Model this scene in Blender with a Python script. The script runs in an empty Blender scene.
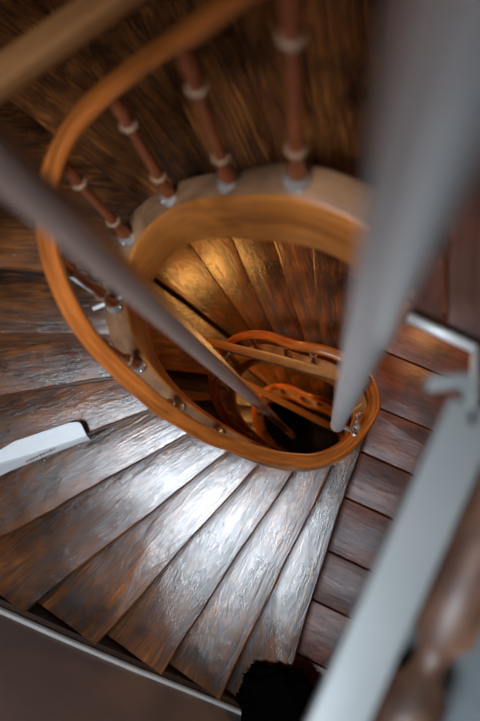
import bpy, bmesh, math, random
import numpy as np
from mathutils import Vector, Matrix, noise

random.seed(7)
C = bpy.context.scene.collection
S = 0.85                      # metres per survey unit
F = 698.741                   # focal length in pixels of a 35 mm lens on a 36 mm tall sensor
NAD = (324.2612, 464.8413)    # where the plumb line under the lens falls in the frame
WC = np.array([-0.3076, 0.4038])          # axis of the stairwell
AR = [0.449, 0.0118, 0.0312, 0.0643, -0.0889, 0.0255, 0.0116]
KN = np.radians(np.arange(60, 421, 60.0))
DK = np.cumsum([0.9891, 0.6044, 0.6726, 0.729, 0.5714, 0.4831, 0.1])
PITCH = DK[6] - DK[0]
CURB = 0.6674                 # handrail to top of the inner string
DEEP = 0.3324                 # height of the inner string
LAND = 4.86                   # depth of the landing below the lens
DEG = math.pi / 180

# ---------------------------------------------------------------- camera frame
def cam_basis():
    n = np.array([NAD[0] - 240, -(NAD[1] - 360.5), -F]); n /= np.linalg.norm(n)
    up = -n
    X = np.array([1.0, 0, 0]); X -= X.dot(up) * up; X /= np.linalg.norm(X)
    Y = np.cross(up, X)
    return np.array([X, Y, up])
RB = cam_basis()

def at(px, py, d):
    """survey point: bearing of a frame point at depth d below the lens (survey units)"""
    w = RB @ np.array([px - 240, -(py - 360.5), -F])
    q = w / -w[2] * d
    return np.array([q[0], q[1], -d])

def well_r(th):
    r = AR[0] + 0 * th
    for k in range(1, 4):
        r = r + AR[2 * k - 1] * np.cos(k * th) + AR[2 * k] * np.sin(k * th)
    return r

def rail_depth(th):
    th = np.asarray(th, float)
    k = (th - KN[0]) / (2 * np.pi); n = np.floor(k); t = th - n * 2 * np.pi
    s = np.diff(DK)
    m = np.array([(s[(i - 1) % 6] + s[i % 6]) / 2 for i in range(7)])
    u = (t - KN[0]) / np.radians(60); i = np.clip(u.astype(int), 0, 5); w = u - i
    return ((2 * w**3 - 3 * w**2 + 1) * DK[i] + (w**3 - 2 * w**2 + w) * m[i]
            + (-2 * w**3 + 3 * w**2) * DK[i + 1] + (w**3 - w**2) * m[i + 1] + n * PITCH)

def well_pt(th, off=0.0):
    r = well_r(th) + off
    return np.array([WC[0] + r * math.cos(th), WC[1] + r * math.sin(th)])

def V(p):
    return Vector((float(p[0]) * S, float(p[1]) * S, float(p[2]) * S))

# ---------------------------------------------------------------- object helpers
def link(name, me, mat=None, parent=None, loc=None, rotz=0.0):
    o = bpy.data.objects.new(name, me); C.objects.link(o)
    if mat is not None and me is not None:
        for m in (mat if isinstance(mat, (list, tuple)) else [mat]):
            me.materials.append(m)
    if loc is not None: o.location = loc
    o.rotation_euler = (0, 0, rotz)
    if parent is not None:
        o.parent = parent
        base = Vector((0, 0, 0)); p = parent
        while p is not None:
            base += p.location; p = p.parent
        o.location = Vector(o.location) - base
    return o

def tag(o, label, cat, group=None, kind=None):
    if label: o['label'] = label
    if cat: o['category'] = cat
    if group: o['group'] = group
    if kind: o['kind'] = kind
    return o

def thing(name, label, cat, loc, group=None):
    o = link(name, None, None, None, loc)
    return tag(o, label, cat, group)

def struct(o):
    o['kind'] = 'structure'; return o

def mesh_from(bm, name, smooth=True):
    me = bpy.data.meshes.new(name); 
    bmesh.ops.recalc_face_normals(bm, faces=bm.faces[:])
    bm.to_mesh(me); bm.free()
    if smooth:
        for p in me.polygons: p.use_smooth = True
    return me

def auto_sharp(me, ang=40):
    try: me.set_sharp_from_angle(angle=ang * DEG)
    except Exception: pass
    return me

def sweep(path, ups_side, prof, closed_ends=True, scale=None, name='sweep', mat_index=None):
    """path: list of Vector; ups_side: list of (side Vector); profile in (side, z); UV u = length, v = profile length"""
    bm = bmesh.new(); uvl = bm.loops.layers.uv.new('UVMap')
    n = len(prof); rings = []; L = [0.0]
    for i in range(1, len(path)): L.append(L[-1] + (path[i] - path[i - 1]).length)
    pl = [0.0]
    for j in range(n):
        a = prof[j]; b = prof[(j + 1) % n]; pl.append(pl[-1] + math.hypot(b[0] - a[0], b[1] - a[1]))
    for i, p in enumerate(path):
        sc = scale[i] if scale else 1.0
        sd = ups_side[i]
        rings.append([bm.verts.new(p + sd * (q[0] * sc) + Vector((0, 0, q[1] * sc))) for q in prof])
    for i in range(len(path) - 1):
        for j in range(n):
            k = (j + 1) % n
            f = bm.faces.new((rings[i][j], rings[i + 1][j], rings[i + 1][k], rings[i][k]))
            if mat_index: f.material_index = mat_index[j]
            for lp, (u, v) in zip(f.loops, ((L[i], pl[j]), (L[i + 1], pl[j]), (L[i + 1], pl[j + 1]), (L[i], pl[j + 1]))):
                lp[uvl].uv = (u, v)
    if closed_ends:
        bm.faces.new(rings[0]); bm.faces.new(rings[-1][::-1])
    return mesh_from(bm, name)

def round_rect(w, h, r, seg=4):
    pts = []
    for cx, cy, a0 in ((w / 2 - r, h / 2 - r, 0), (-w / 2 + r, h / 2 - r, 90), (-w / 2 + r, -h / 2 + r, 180), (w / 2 - r, -h / 2 + r, 270)):
        for i in range(seg + 1):
            a = (a0 + 90 * i / seg) * DEG
            pts.append((cx + r * math.cos(a), cy + r * math.sin(a)))
    return pts

def lathe(profile, seg=20, name='lathe'):
    """profile: (radius, z)"""
    bm = bmesh.new(); rings = []
    for r, z in profile:
        rings.append([bm.verts.new((r * math.cos(2 * math.pi * k / seg), r * math.sin(2 * math.pi * k / seg), z)) for k in range(seg)])
    for i in range(len(rings) - 1):
        for k in range(seg):
            bm.faces.new((rings[i][k], rings[i][(k + 1) % seg], rings[i + 1][(k + 1) % seg], rings[i + 1][k]))
    bm.faces.new(rings[0][::-1]); bm.faces.new(rings[-1])
    return auto_sharp(mesh_from(bm, name), 50)

def box_mesh(sx, sy, sz, bev=0.004, name='box', seg=2, subdiv=0, wob=0.0):
    bm = bmesh.new(); bmesh.ops.create_cube(bm, size=1.0)
    for v in bm.verts: v.co = Vector((v.co.x * sx, v.co.y * sy, v.co.z * sz))
    if subdiv:
        es = [e for e in bm.edges if abs(e.verts[0].co.x - e.verts[1].co.x) > sx * 0.5]
        bmesh.ops.subdivide_edges(bm, edges=es, cuts=subdiv, use_grid_fill=True)
        for v in bm.verts:
            nv = noise.noise_vector(v.co * 3.1 + Vector((sx, sy, sz)) * 7)
            v.co += Vector((0, nv.y, nv.z)) * wob
    if bev > 0:
        es = [e for e in bm.edges if len(e.link_faces) == 2 and e.calc_face_angle(0) > 0.8]
        bmesh.ops.bevel(bm, geom=es, offset=bev, segments=seg, affect='EDGES', profile=0.6)
    return auto_sharp(mesh_from(bm, name), 45)

def tube_between(a, b, r, name, mat, parent=None, seg=14, cap=True):
    a = Vector(a); b = Vector(b); d = b - a; L = d.length
    me = lathe([(r * 0.8, 0), (r, r * 0.25), (r, L - r * 0.25), (r * 0.8, L)], seg, name)
    o = link(name, me, mat, parent, a)
    o.rotation_mode = 'XYZ'; o.rotation_euler = d.to_track_quat('Z', 'Y').to_euler()
    return o

def bar_between(a, b, w, h, name, mat, parent=None, bev=0.006, wob=0.0):
    a = Vector(a); b = Vector(b); d = b - a
    me = box_mesh(d.length, w, h, bev, name, 2, 8 if wob else 0, wob)
    o = link(name, me, mat, parent, (a + b) / 2)
    yaw = math.atan2(d.y, d.x); pitch = -math.asin(d.z / d.length)
    o.rotation_euler = (0, pitch, yaw)
    return o

# ---------------------------------------------------------------- materials
def new_mat(name):
    m = bpy.data.materials.new(name); m.use_nodes = True
    nt = m.node_tree; b = nt.nodes['Principled BSDF']
    return m, nt, b

def ramp(nt, stops):
    r = nt.nodes.new('ShaderNodeValToRGB'); e = r.color_ramp.elements
    while len(e) < len(stops): e.new(0.5)
    for el, (p, c) in zip(e, stops):
        el.position = p; el.color = (*c, 1)
    return r

def wood(name, stops, scale=(1.6, 16, 16), coords='Object', rough=(0.3, 0.5), bump=0.5, dist=0.004, vary=0.35, hew=0.0, coat=0.0, ring=0.5, blotch=0.0, spec=0.5, warp=1.6):
    m, nt, b = new_mat(name); N = nt.nodes; Lk = nt.links
    tc = N.new('ShaderNodeTexCoord'); oi = N.new('ShaderNodeObjectInfo')
    off = N.new('ShaderNodeVectorMath'); off.operation = 'SCALE'; off.inputs[0].default_value = (13.1, 7.7, 5.3)
    Lk.new(oi.outputs['Random'], off.inputs['Scale'])
    add = N.new('ShaderNodeVectorMath'); add.operation = 'ADD'
    Lk.new(tc.outputs[coords], add.inputs[0]); Lk.new(off.outputs[0], add.inputs[1])
    mp = N.new('ShaderNodeMapping'); mp.inputs['Scale'].default_value = scale
    Lk.new(add.outputs[0], mp.inputs['Vector'])
    # slow warp so that the grain wanders round knots
    wn = N.new('ShaderNodeTexNoise'); wn.inputs['Scale'].default_value = 2.6; wn.inputs['Detail'].default_value = 2
    Lk.new(add.outputs[0], wn.inputs['Vector'])
    wv = N.new('ShaderNodeVectorMath'); wv.operation = 'SCALE'; wv.inputs['Scale'].default_value = warp
    Lk.new(wn.outputs['Color'], wv.inputs[0])
    wa = N.new('ShaderNodeVectorMath'); wa.operation = 'ADD'
    Lk.new(mp.outputs[0], wa.inputs[0]); Lk.new(wv.outputs[0], wa.inputs[1])
    g = N.new('ShaderNodeTexNoise'); g.inputs['Scale'].default_value = 1.0; g.inputs['Detail'].default_value = 9; g.inputs['Roughness'].default_value = 0.62
    Lk.new(wa.outputs[0], g.inputs['Vector'])
    f = N.new('ShaderNodeTexNoise'); f.inputs['Scale'].default_value = 2.6; f.inputs['Detail'].default_value = 5; f.inputs['Roughness'].default_value = 0.7
    Lk.new(wa.outputs[0], f.inputs['Vector'])
    wvn = N.new('ShaderNodeTexNoise'); wvn.inputs['Scale'].default_value = 0.22; wvn.inputs['Detail'].default_value = 4; wvn.inputs['Distortion'].default_value = 1.2
    Lk.new(wa.outputs[0], wvn.inputs['Vector'])
    mix = N.new('ShaderNodeMix'); mix.data_type = 'FLOAT'; mix.inputs[0].default_value = ring * 0.5
    Lk.new(g.outputs['Fac'], mix.inputs[2]); Lk.new(wvn.outputs['Fac'], mix.inputs[3])
    mix2 = N.new('ShaderNodeMix'); mix2.data_type = 'FLOAT'; mix2.inputs[0].default_value = 0.48
    Lk.new(mix.outputs[0], mix2.inputs[2]); Lk.new(f.outputs['Fac'], mix2.inputs[3])
    r = ramp(nt, stops); Lk.new(mix2.outputs[0], r.inputs[0])
    # per piece tone
    mr = N.new('ShaderNodeMapRange'); mr.inputs['To Min'].default_value = 1 - vary; mr.inputs['To Max'].default_value = 1 + vary
    Lk.new(oi.outputs['Random'], mr.inputs['Value'])
    bl = N.new('ShaderNodeTexNoise'); bl.inputs['Scale'].default_value = 5.0; bl.inputs['Detail'].default_value = 3
    Lk.new(add.outputs[0], bl.inputs['Vector'])
    mb = N.new('ShaderNodeMapRange'); mb.inputs['From Min'].default_value = 0.3; mb.inputs['From Max'].default_value = 0.7
    mb.inputs['To Min'].default_value = 1 - blotch; mb.inputs['To Max'].default_value = 1 + blotch
    Lk.new(bl.outputs['Fac'], mb.inputs['Value'])
    mu = N.new('ShaderNodeMath'); mu.operation = 'MULTIPLY'; Lk.new(mr.outputs[0], mu.inputs[0]); Lk.new(mb.outputs[0], mu.inputs[1])
    sc = N.new('ShaderNodeVectorMath'); sc.operation = 'SCALE'
    Lk.new(r.outputs['Color'], sc.inputs[0]); Lk.new(mu.outputs[0], sc.inputs['Scale'])
    Lk.new(sc.outputs[0], b.inputs['Base Color'])
    rr = N.new('ShaderNodeMapRange'); rr.inputs['From Min'].default_value = 0.3; rr.inputs['From Max'].default_value = 0.7
    rr.inputs['To Min'].default_value = rough[1]; rr.inputs['To Max'].default_value = rough[0]
    Lk.new(mix2.outputs[0], rr.inputs['Value']); Lk.new(rr.outputs[0], b.inputs['Roughness'])
    bp = N.new('ShaderNodeBump'); bp.inputs['Strength'].default_value = bump; bp.inputs['Distance'].default_value = dist
    Lk.new(mix2.outputs[0], bp.inputs['Height'])
    last = bp
    if hew:
        hn = N.new('ShaderNodeTexNoise'); hn.inputs['Scale'].default_value = 1.0; hn.inputs['Detail'].default_value = 4
        hm = N.new('ShaderNodeMapping'); hm.inputs['Scale'].default_value = (11, 30, 30)
        Lk.new(add.outputs[0], hm.inputs['Vector']); Lk.new(hm.outputs[0], hn.inputs['Vector'])
        hb = N.new('ShaderNodeBump'); hb.inputs['Strength'].default_value = hew; hb.inputs['Distance'].default_value = 0.01
        Lk.new(hn.outputs['Fac'], hb.inputs['Height']); Lk.new(bp.outputs[0], hb.inputs['Normal']); last = hb
    Lk.new(last.outputs[0], b.inputs['Normal'])
    b.inputs['Coat Weight'].default_value = coat; b.inputs['Coat Roughness'].default_value = 0.22
    if coat: Lk.new(last.outputs[0], b.inputs['Coat Normal'])
    b.inputs['Specular IOR Level'].default_value = spec
    return m

def plain(name, col, rough=0.5, metal=0.0, noise_scale=6.0, var=0.12, bump=0.0, bdist=0.003, spec=0.5):
    m, nt, b = new_mat(name); N = nt.nodes; Lk = nt.links
    tc = N.new('ShaderNodeTexCoord'); n = N.new('ShaderNodeTexNoise')
    n.inputs['Scale'].default_value = noise_scale; n.inputs['Detail'].default_value = 5
    Lk.new(tc.outputs['Object'], n.inputs['Vector'])
    lo = tuple(max(0, c * (1 - var)) for c in col); hi = tuple(min(1, c * (1 + var)) for c in col)
    r = ramp(nt, [(0.3, lo), (0.7, hi)]); Lk.new(n.outputs['Fac'], r.inputs[0]); Lk.new(r.outputs['Color'], b.inputs['Base Color'])
    b.inputs['Roughness'].default_value = rough; b.inputs['Metallic'].default_value = metal
    b.inputs['Specular IOR Level'].default_value = spec
    if bump:
        bp = N.new('ShaderNodeBump'); bp.inputs['Strength'].default_value = bump; bp.inputs['Distance'].default_value = bdist
        Lk.new(n.outputs['Fac'], bp.inputs['Height']); Lk.new(bp.outputs[0], b.inputs['Normal'])
    return m

M = {}
M['tread'] = wood('oak_tread', [(0.37, (0.009, 0.0027, 0.001)), (0.46, (0.060, 0.018, 0.005)), (0.56, (0.160, 0.053, 0.013)), (0.69, (0.33, 0.122, 0.033))],
                  scale=(3.0, 44, 44), rough=(0.12, 0.40), bump=0.95, dist=0.004, vary=0.3, hew=0.20, coat=0.35, ring=0.9, blotch=0.7, spec=0.9, warp=2.6)
M['plank'] = wood('red_oak_plank', [(0.34, (0.018, 0.005, 0.003)), (0.46, (0.080, 0.019, 0.010)), (0.58, (0.15, 0.042, 0.020)), (0.74, (0.25, 0.088, 0.04))],
                  scale=(3.0, 36, 36), rough=(0.36, 0.62), bump=0.6, dist=0.004, vary=0.25, hew=0.2, coat=0.12, ring=1.0, blotch=0.6, warp=2.4)
M['riser'] = wood('dark_riser', [(0.3, (0.012, 0.005, 0.003)), (0.7, (0.05, 0.02, 0.009))], rough=(0.45, 0.65), bump=0.4)
M['string'] = wood('varnished_string', [(0.30, (0.19, 0.050, 0.009)), (0.5, (0.44, 0.140, 0.024)), (0.70, (0.58, 0.22, 0.05))],
                   scale=(1.5, 9, 9), coords='UV', rough=(0.32, 0.45), bump=0.25, dist=0.003, vary=0.05, ring=0.5, blotch=0.15)
M['string_top'] = wood('cool_lit_string_top', [(0.30, (0.12, 0.052, 0.025)), (0.5, (0.28, 0.138, 0.068)), (0.70, (0.40, 0.22, 0.12))],
                   scale=(2.5, 14, 14), coords='UV', rough=(0.4, 0.6), bump=0.4, dist=0.004, vary=0.05, ring=0.5, blotch=0.55)  # greyer than the sides: cool daylight put into the colour; blotches are stain
M['rail'] = wood('varnished_rail', [(0.30, (0.20, 0.045, 0.008)), (0.5, (0.44, 0.118, 0.020)), (0.70, (0.58, 0.185, 0.038))],
                 scale=(1.3, 14, 14), coords='UV', rough=(0.26, 0.4), bump=0.2, dist=0.002, vary=0.05, ring=0.5, blotch=0.45)
M['bar'] = wood('brown_bar', [(0.30, (0.13, 0.050, 0.017)), (0.5, (0.27, 0.115, 0.038)), (0.70, (0.38, 0.18, 0.065))], scale=(1.6, 16, 16), rough=(0.35, 0.5), bump=0.25, vary=0.1, ring=0.4)
M['baluster'] = plain('copper_brown_iron', (0.32, 0.088, 0.032), 0.32, 0.25, 14, 0.3, 0.15)
M['collar'] = plain('cream_collar', (0.42, 0.26, 0.16), 0.4, 0.0, 20, 0.2)
M['foot'] = plain('pale_metal_foot', (0.55, 0.50, 0.47), 0.3, 0.6, 30, 0.3, 0.2)
M['pole'] = plain('grey_steel', (0.86, 0.84, 0.84), 0.28, 0.7, 3, 0.06)
M['pole_brown'] = plain('grey_brown_steel', (0.48, 0.35, 0.30), 0.24, 0.6, 3, 0.08)
M['rod'] = plain('white_rod', (0.75, 0.75, 0.74), 0.35, 0.2, 8, 0.05)
M['plaster'] = plain('mauve_plaster', (0.56, 0.485, 0.475), 0.85, 0, 3, 0.06, 0.1)
M['wall'] = plain('brown_grey_plaster', (0.30, 0.25, 0.22), 0.9, 0, 3, 0.08, 0.1)
M['trim'] = plain('pale_skirting', (0.60, 0.58, 0.55), 0.5, 0, 10, 0.06)
M['white'] = plain('grey_white_paint', (0.20, 0.212, 0.212), 0.5, 0, 5, 0.06)
M['card'] = plain('white_card', (0.80, 0.82, 0.84), 0.55, 0, 20, 0.03)
M['ink'] = plain('grey_print', (0.16, 0.15, 0.16), 0.6)
M['black'] = plain('black_wool', (0.0025, 0.002, 0.002), 0.95, 0, 30, 0.3, spec=0.0)
M['post'] = wood('turned_post', [(0.36, (0.014, 0.006, 0.004)), (0.5, (0.10, 0.046, 0.027)), (0.64, (0.27, 0.14, 0.085))], scale=(9, 9, 4), rough=(0.4, 0.55), bump=0.3, vary=0.1, blotch=0.6)
M['post_ring'] = plain('straw_ring', (0.40, 0.30, 0.19), 0.5, 0, 12, 0.15)
M['slab'] = plain('grey_floor_covering', (0.075, 0.085, 0.09), 0.8, 0, 12, 0.15)

def tile_mat():
    m, nt, b = new_mat('dark_floor_tiles'); N = nt.nodes; Lk = nt.links
    tc = N.new('ShaderNodeTexCoord'); br = N.new('ShaderNodeTexBrick')
    mp = N.new('ShaderNodeMapping'); mp.inputs['Rotation'].default_value = (0, 0, -0.25); Lk.new(tc.outputs['Object'], mp.inputs['Vector'])
    br.offset = 0.0; br.inputs['Scale'].default_value = 1.0; br.inputs['Brick Width'].default_value = 0.36; br.inputs['Row Height'].default_value = 0.36
    br.inputs['Mortar Size'].default_value = 0.012
    br.inputs['Color1'].default_value = (0.016, 0.018, 0.015, 1); br.inputs['Color2'].default_value = (0.022, 0.023, 0.019, 1); br.inputs['Mortar'].default_value = (0.05, 0.048, 0.042, 1)
    Lk.new(mp.outputs[0], br.inputs['Vector']); Lk.new(br.outputs['Color'], b.inputs['Base Color']); b.inputs['Roughness'].default_value = 0.45
    return m
M['tile'] = tile_mat()

# ---------------------------------------------------------------- the room outline (plan, survey units)
WA = np.array([-1.80, -0.81]); WD = np.array([0.842, -0.539]); WD /= np.linalg.norm(WD)
WN = np.array([-WD[1], WD[0]])            # into the room
if WN @ (WC - WA) < 0: WN = -WN
WA = WA + WN * 0.058
XL, XR, YT = -2.35, 1.55, 2.35
def slant_at_x(x): return WA + WD * ((x - WA[0]) / WD[0])
PLAN = [slant_at_x(XL), slant_at_x(XR), np.array([XR, YT]), np.array([XL, YT])]      # ccw

def exit_pt(p, u, inset=0.0):
    """where the line p + t u (t > 0) leaves the room; returns (t, wall number)"""
    best = (1e9, -1)
    for i in range(4):
        a = PLAN[i]; b = PLAN[(i + 1) % 4]; e = (b - a) / np.linalg.norm(b - a); n = np.array([-e[1], e[0]])
        dn = u @ n
        if dn < -1e-6:
            t = ((a + n * inset - p) @ n) / dn
            if 1e-4 < t < best[0]: best = (t, i)
    return best

# ---------------------------------------------------------------- nosings: two frame points each (inner, outer), read at the depth of their tread
def tread_depth(k):           # k risers up from the middle landing; negative goes down
    n, j = divmod(k, 16)
    d = LAND - (0.225 * j if j <= 10 else 2.25 + (PITCH - 2.25) / 6 * (j - 10))
    return d - n * PITCH
NOSE = {1: ((357, 460), (290, 672)), 2: ((329, 471), (222, 697)), 3: ((294, 471), (162, 674)), 4: ((259, 466), (95, 645)),
        5: ((220, 457), (30, 608)), 6: ((185, 437), (0, 537)), 7: ((120, 422), (0, 466)), 8: ((110, 379), (0, 396)),
        9: ((115, 334), (0, 332)), 10: ((38, 271), (0, 267)), 11: ((234, 339), (159, 280)), 12: ((253, 333), (194, 252)),
        13: ((272, 330), (231, 236)), 14: ((300, 327), (272, 239)), 15: ((322, 342), (312, 249)), 16: ((346, 330), (349, 262))}
LINES = {}
for k, (a, b) in NOSE.items():
    d = tread_depth(k) + (PITCH if k > 10 else 0)
    A = at(*a, d)[:2]; B = at(*b, d)[:2]; u = (B - A) / np.linalg.norm(B - A)
    # run the line inward until it meets the middle of the inner string
    q = None; best = 1e9
    t = 1.2
    while t > -1.6:
        p = A + u * t; rel = p - WC; th = math.atan2(rel[1], rel[0])
        g = math.hypot(*rel) - float(well_r(th)) - 0.0
        if g < 0: q = p; break
        if g < best: best = g; qb = p
        t -= 0.004
    if q is None: q = qb
    LINES[k] = (q, u)

def nose_line(k):
    j = (k - 1) % 16 + 1
    return LINES[j]

def tread_mesh(k, origin, yaw, thick=0.042):
    """plan between its own nosing and a little past the next one up; local frame: x along the nosing"""
    p0, u0 = nose_line(k); p1, u1 = nose_line(k + 1)
    n1 = np.array([-u1[1], u1[0]])
    if n1 @ (p0 - p1) > 0: n1 = -n1        # pointing further up, under the next tread
    p1 = p1 + n1 * 0.05
    t0, w0 = exit_pt(p0, u0, 0.062); t1, w1 = exit_pt(p1, u1, 0.062)
    rnd = random.Random(k % 16 * 31 + 5)
    ph = [rnd.uniform(0, 6.28) for _ in range(4)]
    n0 = np.array([-u0[1], u0[0]])
    front = []; NS = 14
    for i in range(NS + 1):
        t = t0 * i / NS
        w = 0.006 * math.sin(3.1 * t + ph[0]) + 0.003 * math.sin(9 * t + ph[1]) + 0.0015 * math.sin(23 * t + ph[2])
        front.append(p0 + u0 * t + n0 * w * (1 if 0 < i < NS else 0.5))
    back = [p1 + u1 * t1 * i / 6 for i in range(7)]
    corner = []
    if w0 != w1 and w0 >= 0 and w1 >= 0:
        for i in range(4):
            if {(i - 1) % 4, i} == {w0, w1}:
                c = PLAN[i]; m = (np.array([(XL + XR) / 2, 0.3]) - c); corner = [c + m / np.linalg.norm(m) * 0.07]
    poly = front + corner + back[::-1]
    cs, sn = math.cos(-yaw), math.sin(-yaw)
    bm = bmesh.new(); vs = []
    for p in poly:
        x = (p[0] - origin[0]) * S; y = (p[1] - origin[1]) * S
        vs.append(bm.verts.new((x * cs - y * sn, x * sn + y * cs, 0)))
    f = bm.faces.new(vs)
    if f.normal.z < 0: f.normal_flip()
    f.normal_update()
    ex = bmesh.ops.extrude_face_region(bm, geom=[f])
    for v in [g for g in ex['geom'] if isinstance(g, bmesh.types.BMVert)]: v.co.z -= thick * S
    bmesh.ops.recalc_face_normals(bm, faces=bm.faces[:])
    top = [e for e in bm.edges if len(e.link_faces) == 2 and e.calc_face_angle(0) > 0.9 and all(abs(v.co.z) < 1e-6 for v in e.verts)]
    bmesh.ops.bevel(bm, geom=top, offset=0.009, segments=3, affect='EDGES', profile=0.5)
    me = mesh_from(bm, 'stair_tread'); return auto_sharp(me, 50)

def riser_mesh(k, origin, yaw, drop):
    p0, u0 = nose_line(k); n0 = np.array([-u0[1], u0[0]])
    p1, _ = nose_line(k + 1)
    pe, ue = nose_line(k + 1)
    if n0 @ ((pe + ue * 0.6) - (p0 + u0 * 0.6)) < 0: n0 = -n0
    a = p0 + n0 * 0.03; t, _w = exit_pt(a, u0, 0.055); b = a + u0 * t
    cs, sn = math.cos(-yaw), math.sin(-yaw)
    bm = bmesh.new(); c4 = []
    for p in (a, b, b + n0 * 0.02, a + n0 * 0.02):
        x = (p[0] - origin[0]) * S; y = (p[1] - origin[1]) * S
        c4.append((x * cs - y * sn, x * sn + y * cs))
    lo = [bm.verts.new((x, y, -drop * S)) for x, y in c4]; hi = [bm.verts.new((x, y, -0.040 * S)) for x, y in c4]
    bm.faces.new(lo[::-1]); bm.faces.new(hi)
    for i in range(4): bm.faces.new((lo[i], lo[(i + 1) % 4], hi[(i + 1) % 4], hi[i]))
    return mesh_from(bm, 'riser', False)

MESH_CACHE = {}
def add_tread(k, root):
    p0, u0 = nose_line(k); yaw = math.atan2(u0[1], u0[0]); j = (k - 1) % 16 + 1
    z = -tread_depth(k)
    if j not in MESH_CACHE:
        rise = tread_depth(k - 1) - tread_depth(k)
        a = tread_mesh(k, p0, yaw); a.materials.append(M['tread'])
        r = riser_mesh(k, p0, yaw, rise + 0.0); r.materials.append(M['riser'])
        MESH_CACHE[j] = (a, r)
    a, r = MESH_CACHE[j]
    o = link('stair_tread', a, None, root, V((p0[0], p0[1], z)), yaw)
    q = bpy.data.objects.new('riser', r); C.objects.link(q); q.parent = o
    return o

def ths(a, b, step=4):
    n = max(2, int(round((b - a) / step)) + 1)
    return [math.radians(a + (b - a) * i / (n - 1)) for i in range(n)]

def well_frames(tl, dz, off=0.0, depthf=rail_depth, shift=None):
    path = []; side = []
    for i, t in enumerate(tl):
        p = well_pt(t, off); d = float(depthf(t)) + dz
        if shift is not None: p = p + shift(t)
        path.append(V((p[0], p[1], -d)))
    for i in range(len(path)):
        a = path[max(0, i - 1)]; b = path[min(len(path) - 1, i + 1)]; t = (b - a); t.z = 0; t.normalize()
        side.append(Vector((t.y, -t.x, 0)))        # outward for a counter-clockwise path
    return path, side

def inner_string(a, b, root, name='inner_string'):
    tl = ths(a, b, 4)
    path, side = well_frames(tl, CURB)
    w = 0.052 * S; h = DEEP * S; r = 0.010
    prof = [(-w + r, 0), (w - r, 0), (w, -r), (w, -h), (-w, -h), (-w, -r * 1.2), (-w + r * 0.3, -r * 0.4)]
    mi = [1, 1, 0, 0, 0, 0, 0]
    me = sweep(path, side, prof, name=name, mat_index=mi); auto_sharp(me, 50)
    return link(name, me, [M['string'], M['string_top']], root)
    
def set_origin_parent(o): return o

# ---------------------------------------------------------------- stair flights
def flight(kset, a, b, label, loc_k):
    p, _ = nose_line(loc_k)
    root = thing('spiral_stair_flight', label, 'stairs', V((WC[0], WC[1], -tread_depth(loc_k) - 0.2)))
    for k in kset: add_tread(k, root)
    inner_string(a, b, root)
    return root

up = flight(range(1, 16), 6, 340, 'upper winding flight of worn dark oak treads that rises from the red-brown plank landing', 1)
mid = flight(range(-15, 0), 340, 700, 'middle flight of amber-lit treads glimpsed through the well under the red-brown landing', -15)
low = flight(range(-31, -16), 700, 1060, 'lowest flight of winding treads deep in the well, just above the dark tiled floor', -31)

# dark outer string along the slanted wall under the tread ends
def slant_depth_line():
    pts = []
    for px, py in ((-60, 584), (0, 611), (60, 638), (130, 668), (190, 692), (241, 713), (300, 737), (360, 761)):
        # ray against the wall plane
        w = RB @ np.array([px - 240, -(py - 360.5), -F]); d2 = w[:2] / -w[2]
        t = (WA @ WN) / (d2 @ WN)
        pts.append((d2 * t, t))
    return pts
SL = slant_depth_line()
path = [V((p[0], p[1], -d)) for p, d in SL]
nrm = Vector((WN[0], WN[1], 0))
me = sweep([q + nrm * 0.016 for q in path], [nrm] * len(path), [(-0.016, -0.02), (0.026, -0.02), (0.030, -0.30), (0.12, -0.32), (0.12, -0.50), (-0.016, -0.50)], name='outer_string')
link('outer_string', auto_sharp(me), M['riser'], up)
me = sweep(path, [nrm] * len(path), [(0, 0.028), (0.014, 0.028), (0.018, 0.022), (0.018, -0.004), (0, -0.004)], name='trim_1')
struct(link('trim_1', auto_sharp(me), M['trim']))

# ---------------------------------------------------------------- landings of side-by-side boards
def clip_poly(poly, a, n):
    """keep the side where (p - a) . n >= 0"""
    out = []
    for i in range(len(poly)):
        p = poly[i]; q = poly[(i + 1) % len(poly)]; dp = (p - a) @ n; dq = (q - a) @ n
        if dp >= 0: out.append(p)
        if dp * dq < 0: out.append(p + (q - p) * dp / (dp - dq))
    return out

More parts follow.
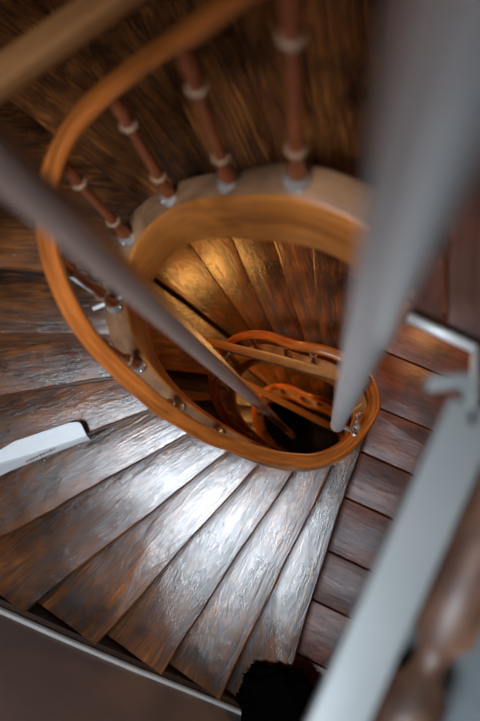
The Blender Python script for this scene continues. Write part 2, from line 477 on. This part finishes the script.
def landing(k, label, poly, udir, width, name='wooden_landing', z_extra=0.0):
    """boards whose length runs along udir, laid side by side"""
    z = -tread_depth(k) + z_extra
    c = sum(poly) / len(poly)
    root = thing(name, label, 'landing', V((c[0], c[1], z - 0.05)))
    nd = np.array([-udir[1], udir[0]])
    lo = min(p @ nd for p in poly); hi = max(p @ nd for p in poly)
    s = lo; i = 0; rnd = random.Random(11)
    yaw = math.atan2(udir[1], udir[0]); cs, sn = math.cos(-yaw), math.sin(-yaw)
    while s < hi:
        w = width * rnd.uniform(0.88, 1.12)
        sub = clip_poly(clip_poly(poly, nd * (s + 0.004), nd), nd * (s + w - 0.004), -nd)
        s += w
        if len(sub) < 3: continue
        o0 = sum(sub) / len(sub); bm = bmesh.new(); vs = []
        for p in sub:
            x = (p[0] - o0[0]) * S; y = (p[1] - o0[1]) * S
            vs.append(bm.verts.new((x * cs - y * sn, x * sn + y * cs, 0)))
        bmesh.ops.remove_doubles(bm, verts=bm.verts[:], dist=1e-4)
        if len(bm.verts) < 3: bm.free(); continue
        if not bm.faces:
            f = bm.faces.new(bm.verts[:])
        f = bm.faces[0] if hasattr(bm.faces, '__getitem__') and not bm.faces.ensure_lookup_table() else f
        ex = bmesh.ops.extrude_face_region(bm, geom=[f])
        for v in [g for g in ex['geom'] if isinstance(g, bmesh.types.BMVert)]: v.co.z -= 0.04 * S
        bmesh.ops.recalc_face_normals(bm, faces=bm.faces[:])
        top = [e for e in bm.edges if all(abs(v.co.z) < 1e-6 for v in e.verts)]
        bmesh.ops.bevel(bm, geom=top, offset=0.006, segments=2, affect='EDGES', profile=0.5)
        me = auto_sharp(mesh_from(bm, 'floorboard'), 50)
        link('floorboard', me, M['plank'], root, V((o0[0], o0[1], z + rnd.uniform(-0.003, 0.003))), yaw)
    return root

def landing_poly(k, shrink=0.0):
    """between its own nosing (k) and the first riser up (k+1), round the inner string"""
    p0, u0 = nose_line(k); p1, u1 = nose_line(k + 1)
    t0, w0 = exit_pt(p0, u0, 0.03); t1, w1 = exit_pt(p1, u1, 0.03)
    a0 = math.atan2(*(p0 - WC)[::-1]); a1 = math.atan2(*(p1 - WC)[::-1])
    while a1 > a0: a1 -= 2 * math.pi
    inner = [well_pt(a1 + (a0 - a1) * i / 14, 0.0) for i in range(15)]
    outer = [p0 + u0 * t0]
    w = w0
    outer_c = []
    # corners from wall w0 going clockwise down to wall w1
    while w != w1:
        cn = np.array([(XL + XR) / 2, 0.3]) - PLAN[w]; outer_c.append(PLAN[w] + cn / np.linalg.norm(cn) * 0.06); w = (w - 1) % 4
    return inner + outer + outer_c + [p1 + u1 * t1]

b0 = at(352, 500, LAND)[:2]; b1 = at(440, 540, LAND)[:2]
ud = (b1 - b0) / np.linalg.norm(b1 - b0)
# the plan of a landing is not convex on the well side, so take it board by board against the outline without the well
def landing_outline(k):
    poly = landing_poly(k); return poly
lp = landing_outline(16)
# split in a part above and a part below the well's right edge so that each is convex enough
cx = well_pt(0.0)[0]
landing(0, 'landing of wide red-brown boards at the bend beside the well, lower than the upper flight', [np.array(p) for p in lp], ud, 0.36)
landing(-16, 'landing of brown boards one storey down, mostly hidden inside the well', [np.array(p) for p in lp], ud, 0.30)

# ---------------------------------------------------------------- railings
MEAS = [(250, 0), (215, 18), (175, 40), (125, 77), (75, 125), (52, 168), (45, 210), (51, 250), (67, 300), (88, 335), (122, 372), (165, 410),
        (205, 434), (242, 448), (283, 459), (325, 458), (358, 434), (374, 399)]
def project(P):
    c = RB.T @ np.asarray(P); return np.array([240 + F * c[0] / -c[2], 360.5 - F * c[1] / -c[2]])
_g = np.radians(np.arange(60, 391, 1.0))
_pc = np.array([project((*well_pt(t), -float(rail_depth(t)))) for t in _g])
COR = []
for m in MEAS:
    i = int(np.linalg.norm(_pc - np.array(m), axis=1).argmin()); d = float(rail_depth(_g[i]))
    COR.append((_g[i], at(*m, d)[:2] - well_pt(_g[i])))
COR.sort(key=lambda c: c[0])
_ct = np.array([c[0] for c in COR]); _cv = np.array([c[1] for c in COR])
def shift(t):
    w = 1.0 if t < 6.6 else max(0.0, 1 - (t - 6.6) / 0.8)
    # smooth over neighbours
    t = min(max(t, _ct[0]), _ct[-1])
    k = np.exp(-((_ct - t) / 0.2) ** 2); k /= k.sum() + 1e-9
    return (k[:, None] * _cv).sum(0) * w
def upper_depth(t):
    d = rail_depth(t)
    return d - 0.25 * max(0.0, math.radians(72) - float(t)) ** 1.5
def rail_scale(t):
    x = (math.degrees(t) - 60) / 300
    return 0.061 + 0.013 * min(1, max(0, x))

def handrail(a, b, root, first=False):
    tl = ths(a, b, 3)
    path, side = well_frames(tl, 0.0, 0.0, upper_depth if first else rail_depth, shift if (first or a < 400) else None)
    sc = [(rail_scale(t) if first else 0.062) * S for t in tl]
    prof = [(x, z) for x, z in round_rect(1.0, 0.82, 0.30, 5)]
    me = sweep(path, side, prof, scale=sc, name='handrail'); auto_sharp(me, 60)
    return link('handrail', me, M['rail'], root)

def baluster(th, root, first=False):
    p = well_pt(th); zt = -(float((upper_depth if first else rail_depth)(th)) + 0.02); zb = -(float(rail_depth(th)) + CURB)
    H = (zt - zb) * S
    top = p + (shift(th) if first else 0)
    r = 0.0145 * S
    pr = [(r * 0.9, 0.02), (r * 1.5, 0.035), (r * 1.7, 0.06), (r * 1.25, 0.09), (r * 1.15, 0.12), (r * 1.5, 0.15), (r * 1.15, 0.18),
          (r, 0.24), (r * 1.12, H * 0.5), (r, H - 0.20), (r * 1.1, H - 0.15), (r * 1.5, H - 0.125), (r * 1.15, H - 0.10), (r * 1.4, H - 0.05), (r * 1.1, H)]
    me = lathe(pr, 16, 'baluster'); 
    o = link('baluster', me, M['baluster'], root, V((p[0], p[1], zb)))
    # lean so that the head meets the rail
    d = Vector(((top[0] - p[0]) * S, (top[1] - p[1]) * S, H)); 
    o.rotation_euler = d.to_track_quat('Z', 'Y').to_euler()
    for z in (0.15, H - 0.125):
        cm = lathe([(r * 1.2, -0.011), (r * 1.6, -0.006), (r * 1.75, 0), (r * 1.6, 0.006), (r * 1.2, 0.011)], 16, 'collar')
        c = link('collar', cm, M['collar']); c.parent = o; c.location = (0, 0, z)
    fm = lathe([(r * 2.4, -0.004), (r * 2.5, 0.006), (r * 2.1, 0.014), (r * 1.7, 0.022), (r * 1.3, 0.03)], 14, 'foot_plate')
    f = link('foot_plate', fm, M['foot']); f.parent = o
    sm = lathe([(0.004, 0), (0.0055, 0.002), (0.0045, 0.006), (0.001, 0.0075)], 8, 'screw')
    for q in (-1, 1):
        s = link('screw', sm if not sm.materials else sm, None); s.parent = o; s.location = (q * r * 2.0, 0.35 * r, 0.010)
        if not sm.materials: sm.materials.append(M['foot'])
    return o

def railing(a, b, feet, label, first=False):
    root = thing('stair_railing', label, 'railing', V((WC[0], WC[1], -float(rail_depth(math.radians(b))) - CURB)))
    handrail(a, b, root, first)
    for t in feet: baluster(math.radians(t), root, first)
    return root
FEET = [22, 47, 80, 111, 133, 156, 178, 201, 227, 256, 288, 318, 350]
ra = railing(30, 378, FEET[1:], 'topmost curved wooden handrail on copper-brown balusters with cream collars, sweeping round the well opening', True)
rb = railing(378, 738, [t + 360 for t in FEET], 'second wooden handrail ring down, seen small inside the well')
rc = railing(738, 1090, [t + 720 for t in FEET], 'deepest and smallest handrail ring, close above the dark tiles')
# small white rod clipped to the foot of a baluster
tube_between(V(at(93, 309, 2.62)), V(at(122, 297, 2.62)), 0.007, 'tie_rod_and_glint', M['rod'], ra)
tube_between(V(at(68, 274, 2.45)), V(at(101, 297, 2.58)), 0.007, 'tie_rod_and_glint', M['rod'], ra)  # white tube standing in for the highlight along a baluster shaft

# ---------------------------------------------------------------- steel poles hanging in the well
def pole(x, y, r, d_lo, d_hi, label, mat, spots=0):
    root = thing('metal_pole', label, 'pole', V((x, y, -d_lo)))
    L = (d_lo - d_hi) * S; r *= S
    me = lathe([(r * 0.55, 0), (r * 0.9, 0.004), (r, 0.012), (r, 0.03), (r * 1.06, 0.032), (r * 1.06, 0.05), (r, 0.052), (r, L)], 32, 'shaft')
    link('shaft', me, mat, root, V((x, y, -d_lo)))
    return root
p1 = pole(-0.36, 0.34, 0.030, 8.4, -3.95, 'grey-brown metal pole crossing before the handrail and running down the middle of the well', M['pole_brown'])
q = at(331, 424, 3.5)
p2 = pole(0.066, 0.189, 0.0325, 3.42, -3.95, 'thick grey metal pole ending in a rounded tip above the bend of the handrail', M['pole'])
base = V((0.066, 0.189, -3.30))
pr = well_pt(math.radians(333)); rp = V((pr[0] + .02, pr[1], -float(rail_depth(math.radians(333))) - 0.03))
tube_between(base + Vector((0, 0, 0.05)), V(at(361, 405, 3.86)), 0.008, 'bracket_rod', M['rod'], p2)
tube_between(base, V(at(356, 433, 3.70)), 0.008, 'bracket_rod', M['rod'], p2)
tube_between(V(at(357, 421, 3.72)), V(at(354, 436, 3.70)), 0.007, 'bracket_rod', M['rod'], p2)
me = lathe([(0.006, -0.02), (0.016, -0.014), (0.018, 0), (0.016, 0.014), (0.006, 0.02)], 14, 'clamp')
link('clamp', me, M['foot'], p2, V(at(356, 427, 3.70)))

# ---------------------------------------------------------------- wooden bars across the well
def crossbar(a, b, w, h, label, rods=()):
    a = V(a); b = V(b)
    root = thing('wooden_crossbar', label, 'bar', (a + b) / 2)
    bar_between(a, b, w * S, h * S, 'bar', M['bar'], root, 0.012, 0.006)
    for r0, r1 in rods: tube_between(V(r0), V(r1), 0.006, 'hanger_rod', M['rod'], root)
    return root
crossbar(at(207, 342, 4.72), at(367, 384, 3.94), 0.060, 0.06, 'straight brown wooden bar across the well at the level of the amber-lit treads',
         [(at(229, 353, 4.68), at(213, 379, 5.0))])
crossbar(at(236, 379, 7.9), at(352, 437, 7.5), 0.072, 0.06, 'straight brown wooden bar deep in the well just above the dark tiles')
A = at(0, 78, 1.22); B = at(128, -12, 1.22); dv = (B - A)
dv2 = dv[:2] / np.linalg.norm(dv[:2])
tA, _ = exit_pt(A[:2], -dv2, -0.02); tB, _ = exit_pt(A[:2], dv2, -0.02)
crossbar(np.array([*(A[:2] - dv2 * tA), A[2]]), np.array([*(A[:2] + dv2 * tB), A[2]]), 0.066, 0.05, 'blurred brown wooden bar passing high above the handrail, nearest of the bars')

# ---------------------------------------------------------------- top floor edge: pale board, turned post, white rod
la = at(300, 735, 1.15); lb = at(448, 398, 1.15)
ra_ = at(352, 741, 1.15)
dirb = (lb - la)[:2]; dirb /= np.linalg.norm(dirb); nb = np.array([dirb[1], -dirb[0]])      # to the outside of the well
w_board = 0.083
ext = 0.55
A = np.array([*(la[:2] + nb * w_board / 2 - dirb * ext), -1.15]); B = np.array([*(lb[:2] + nb * w_board / 2), -1.15])
t = thing('painted_board', 'long pale grey painted board edging the upper floor, beside a turned brown post', 'board', V((*(A + B)[:2] / 2, -1.2)))
bar_between(V(A), V(B), w_board * S, 0.05 * S, 'board', M['white'], t, 0.006)
bar_between(V(at(426, 385, 1.15)), V(at(470, 381, 1.15)), 0.024 * S, 0.05 * S, 'end_cap', M['white'], t, 0.005)
bar_between(V(at(467, 384, 1.15)), V(at(470, 430, 1.15)), 0.022 * S, 0.05 * S, 'end_cap', M['white'], t, 0.005)

# white rod along the edge of the brown panel
t = thing('white_rod', 'white metal rod along the edge of the dark brown panel at the upper floor', 'rod', V(at(440, 335, 1.68)))
tube_between(V(at(408, 317, 1.66)), V(at(476, 349, 1.66)), 0.0105, 'rod', M['rod'], t)
tube_between(V(at(476, 349, 1.66)), V(at(474, 400, 1.60)), 0.010, 'upright', M['rod'], t)

# brown panel above that rod (the end of the upper landing), boards on edge of the well
e0 = at(404, 318, 1.70)[:2]; e1 = at(482, 353, 1.70)[:2]; ue = (e1 - e0) / np.linalg.norm(e1 - e0); ne = np.array([-ue[1], ue[0]])
p0, u0 = nose_line(16); t0, _ = exit_pt(p0, u0, 0.03); tr, _ = exit_pt(e0, ue, 0.03)
inner = [well_pt(math.radians(a), 0.0) for a in (2, 8, 14, 20)]
poly = [e0] + [e0 + ue * tr, np.array([XR - 0.03, YT - 0.03]), p0 + u0 * t0] + [p for p in inner[::-1] if (p - e0) @ ne > 0]
landing(16, 'dark brown boarded end of the upper landing, bordered by a white rod', [np.array(p) for p in poly], u0, 0.25)

# turned post lying along the board
dpost = 1.20
oa = la[:2] + nb * (0.290 - 0.145) ; 
pa = np.array([*(oa - dirb * 0.10), -dpost]); Lp = 1.15
root = thing('turned_post', 'turned brown wooden post with a straw-coloured ring lying beside the pale grey board', 'post', V((*(pa[:2] + dirb * Lp / 2), -dpost - 0.05)))
R0 = 0.052 * S
sect = [(0.00, 0.55), (0.02, 0.62), (0.05, 0.95), (0.16, 1.0), (0.20, 0.96), (0.225, 0.55), (0.245, 0.50), (0.265, 0.62), (0.285, 0.98), (0.36, 1.05), (0.45, 1.05), (0.52, 0.92), (0.54, 0.70), (0.56, 0.92),
        (0.60, 0.92), (0.615, 0.55), (0.64, 0.55), (0.66, 0.85), (0.74, 0.95), (0.80, 0.80), (0.82, 0.50), (0.84, 0.50), (0.86, 0.9), (0.98, 0.95), (1.0, 0.6)]
me = lathe([(R0 * r, s * Lp * S) for s, r in sect], 24, 'shaft')
o = link('shaft', me, M['post'], root, V(pa)); dvv = Vector((dirb[0], dirb[1], 0)); o.rotation_euler = dvv.to_track_quat('Z', 'Y').to_euler()
me = lathe([(R0 * 0.7, -0.02), (R0 * 1.0, -0.014), (R0 * 1.08, 0), (R0 * 1.0, 0.014), (R0 * 0.7, 0.02)], 24, 'ring')
c = link('ring', me, M['post_ring'], root, V((*(pa[:2] + dirb * Lp * 0.545), -dpost))); c.rotation_euler = o.rotation_euler
c['label'] = 'straw-coloured ring'

# upper floor slab that carries board and post
ed = la[:2] + nb * (0.240 - 0.143)
s0 = ed - dirb * 3; s1 = lb[:2] + nb * (0.240 - 0.143) - dirb * 0.02
polys = [s0, s1, s1 + nb * 3, s0 + nb * 3]
for i in range(4):
    a = PLAN[i]; b = PLAN[(i + 1) % 4]; e = (b - a) / np.linalg.norm(b - a); polys = clip_poly(polys, a, np.array([-e[1], e[0]]))
bm = bmesh.new(); vs = [bm.verts.new(V((p[0], p[1], -1.262))) for p in polys]; f = bm.faces.new(vs)
ex = bmesh.ops.extrude_face_region(bm, geom=[f])
for v in [g for g in ex['geom'] if isinstance(g, bmesh.types.BMVert)]: v.co.z -= 0.16
struct(link('floor_upper', mesh_from(bm, 'floor_upper', False), M['slab']))

# ---------------------------------------------------------------- folded white card on a tread
dc = tread_depth(7)
root = thing('folded_card', 'folded white card with a small line of grey print lying across a dark tread', 'card', V(at(40, 450, dc)))
def sheet(pts, thick, name, mat, parent, sub=1):
    bm = bmesh.new(); vs = [bm.verts.new(V(p)) for p in pts]; f = bm.faces.new(vs); f.normal_update()
    if f.normal.z < 0: f.normal_flip()
    n = f.normal.copy(); ex = bmesh.ops.extrude_face_region(bm, geom=[f])
    for v in [g for g in ex['geom'] if isinstance(g, bmesh.types.BMVert)]: v.co -= Vector((0, 0, thick))
    bmesh.ops.recalc_face_normals(bm, faces=bm.faces[:])
    bmesh.ops.bevel(bm, geom=bm.edges[:], offset=0.0012, segments=2, affect='EDGES')
    return link(name, auto_sharp(mesh_from(bm, name), 30), mat, parent)
hi, lo = dc - 0.075, dc - 0.012
sheet([at(-26, 469, hi), at(0, 450, hi), at(14, 441.5, hi), at(68, 423, hi), at(78, 421.8, hi), at(81, 424, hi), at(86.5, 435.5, hi), at(30, 454, hi), at(0, 462.5, hi), at(-24, 471, hi)], 0.004, 'top_panel', M['card'], root)
sheet([at(-24, 471, hi), at(0, 462.5, hi), at(30, 454, hi), at(86.5, 435.5, hi), at(90, 439.5, lo), at(50, 454.5, lo), at(8, 472, lo), at(-16, 484, lo)], 0.004, 'front_flap', M['card'], root)
for i in range(9):
    f_ = i / 8; x = 27 + 27 * f_; y = 461.5 - 12.6 * f_
    a = at(x - 1.1, y + 0.6, hi - 0.0055 + 0.03 * 0); b = at(x + 0.9, y - 0.2, hi - 0.0055)
    # print sits on the front flap: find its height by going from fold to hem
    dd = hi + (lo - hi) * 0.30 - 0.004
    bar_between(V(at(x - 1.0, y + 0.5, dd)), V(at(x + 0.8, y - 0.35, dd)), 0.006 + 0.003 * (i % 3 == 1), 0.002, 'printed_mark', M['ink'], root, 0)

# ---------------------------------------------------------------- black shaggy bundle at the foot of the flight
root_c = at(290, 717, 4.5)
bm = bmesh.new()
bmesh.ops.create_icosphere(bm, subdivisions=5, radius=1.0)
for v in bm.verts:
    n = noise.noise(v.co * 2.3) * 0.2 + noise.noise(v.co * 9) * 0.10 + noise.noise(v.co * 26) * 0.10
    lob = 1 - 0.16 * math.exp(-((v.co.x - 0.12) / 0.16) ** 2) * max(0, v.co.y)
    v.co = Vector((v.co.x * 0.28 * (1 + n), v.co.y * 0.20 * (1 + n) * lob, max(v.co.z, -0.35) * 0.12 * (1 + n)))
me = mesh_from(bm, 'shaggy_mat')
o = link('shaggy_mat', me, M['black'], None, V(root_c), math.atan2(WD[1], WD[0]))
tag(o, 'black shaggy bundle at the outer end of the lowest treads beside the pale board', 'mat')

# ---------------------------------------------------------------- walls, ground floor, ceiling
def wall(name, a, b, mat, d0=11.4, d1=-4.0, thick=0.12):
    e = (b - a) / np.linalg.norm(b - a); n = np.array([-e[1], e[0]])
    q = [a, b, b - n * thick, a - n * thick]
    bm = bmesh.new(); lo = [bm.verts.new(V((*p, -d0))) for p in q]; hi = [bm.verts.new(V((*p, -d1))) for p in q]
    bm.faces.new(lo[::-1]); bm.faces.new(hi)
    for i in range(4): bm.faces.new((lo[i], lo[(i + 1) % 4], hi[(i + 1) % 4], hi[i]))
    struct(link(name, mesh_from(bm, name, False), mat))
wall('wall_front', PLAN[0], PLAN[1], M['plaster'], d1=-1.1)
# sloping roof window above the front wall: a frame of four rails and one glazing bar
RW = np.array([-1.10, -1.28, 1.45]); RT = np.array([-0.55, -0.45, -4.3])
rz = Vector(RT - RW).normalized(); rx = Vector((WD[0], WD[1], 0)); rx = (rx - rz * rx.dot(rz)).normalized(); ry = rz.cross(rx)
RWX, RWY = 1.15, 0.9
wroot = struct(link('window_1', None, None, None, V(RW)))
for u_, v_, lu, lv in ((0, RWY / 2 + .04, RWX + .16, .08), (0, -RWY / 2 - .04, RWX + .16, .08), (RWX / 2 + .04, 0, .08, RWY), (-RWX / 2 - .04, 0, .08, RWY), (0, 0, .04, RWY)):
    me = box_mesh(lu * S, lv * S, 0.06, 0.004, 'window_frame')
    o = link('window_frame', me, M['trim'], wroot, V(RW) + (rx * u_ + ry * v_ + rz * 0.03) * S)
    o.rotation_euler = Matrix((rx, ry, rz)).transposed().to_euler()
wall('wall_right', PLAN[1], PLAN[2], M['wall'])
wall('wall_back', PLAN[2], PLAN[3], M['wall']); wall('wall_left', PLAN[3], PLAN[0], M['wall'])
def slab(name, depth, thick, mat):
    bm = bmesh.new(); f = bm.faces.new([bm.verts.new(V((*p, -depth))) for p in PLAN]); ex = bmesh.ops.extrude_face_region(bm, geom=[f])
    for v in [g for g in ex['geom'] if isinstance(g, bmesh.types.BMVert)]: v.co.z -= thick
    struct(link(name, mesh_from(bm, name, False), mat))
slab('floor', LAND + 2 * PITCH, 0.15, M['tile']); slab('ceiling', -4.0 - 0.15, 0.12, M['wall'])

# ---------------------------------------------------------------- light
def area(name, loc, target, sx, sy, power, col, spread=180):
    l = bpy.data.lights.new(name, 'AREA'); l.shape = 'RECTANGLE'; l.size = sx; l.size_y = sy; l.energy = power; l.color = col; l.spread = spread * DEG
    o = bpy.data.objects.new(name, l); C.objects.link(o); o.location = V(loc)
    o.rotation_euler = (V(target) - V(loc)).to_track_quat('-Z', 'Y').to_euler(); return o
def point(name, loc, power, col, r=0.05):
    l = bpy.data.lights.new(name, 'POINT'); l.energy = power; l.color = col; l.shadow_soft_size = r
    o = bpy.data.objects.new(name, l); C.objects.link(o); o.location = V(loc); return o
def spot(name, loc, target, power, col, size, blend=0.5, r=0.05):
    l = bpy.data.lights.new(name, 'SPOT'); l.energy = power; l.color = col; l.spot_size = size * DEG; l.spot_blend = blend; l.shadow_soft_size = r
    o = bpy.data.objects.new(name, l); C.objects.link(o); o.location = V(loc)
    o.rotation_euler = (V(target) - V(loc)).to_track_quat('-Z', 'Y').to_euler(); return o

area('roof_daylight', RW, RT, RWX * S, RWY * S, 60, (0.80, 0.90, 1.0), 70)
bpy.data.objects['roof_daylight'].rotation_euler = Matrix((rx, -ry, -rz)).transposed().to_euler()
point('stair_lamp', (-1.25, 1.85, -4.15), 27, (1.0, 0.46, 0.11), 0.05)
point('landing_lamp', (0.75, 1.0, -4.25), 8, (1.0, 0.54, 0.18), 0.05)
point('warm_fill', (0.4, 0.35, 2.4), 14, (1.0, 0.72, 0.45), 0.12)  # added fill light without a fixture, warms the brown woods
point('lower_lamp', (-1.45, 1.85, -4.35 - PITCH), 30, (1.0, 0.52, 0.15), 0.05)
point('ground_lamp', (-1.3, 0.3, -7.3), 18, (1.0, 0.50, 0.14), 0.05)
w = bpy.data.worlds.new('world'); bpy.context.scene.world = w; w.use_nodes = True
w.node_tree.nodes['Background'].inputs[0].default_value = (0.5, 0.55, 0.6, 1); w.node_tree.nodes['Background'].inputs[1].default_value = 0.05

# ---------------------------------------------------------------- camera
cam = bpy.data.cameras.new('camera'); co = bpy.data.objects.new('camera', cam); C.objects.link(co)
cam.sensor_fit = 'VERTICAL'; cam.sensor_height = 36.0; cam.sensor_width = 24.0
cam.lens = F / 721 * 36.0
m3 = Matrix([[RB[r][c] for c in range(3)] for r in range(3)])
co.matrix_world = m3.to_4x4()
cam.clip_start = 0.02; cam.clip_end = 100
cam.dof.use_dof = True; cam.dof.focus_distance = 4.1 * S; cam.dof.aperture_fstop = 1.4; cam.dof.aperture_blades = 0
sc = bpy.context.scene; sc.camera = co
vs = sc.view_settings; vs.view_transform = 'Standard'; vs.look = 'None'; vs.exposure = 0.0; vs.gamma = 1.0; vs.use_curve_mapping = False

# ---------------------------------------------------------------- repeats share a group
GROUPS = {'spiral_stair_flight': 'winding stair flights one above the other', 'wooden_landing': 'boarded landings of the staircase',
          'stair_railing': 'curved railings round the stairwell', 'metal_pole': 'grey metal poles in the stairwell', 'wooden_crossbar': 'wooden bars across the stairwell'}
for o in bpy.data.objects:
    if o.parent is None and o.get('category') and o.name.split('.')[0] in GROUPS:
        o['group'] = GROUPS[o.name.split('.')[0]]
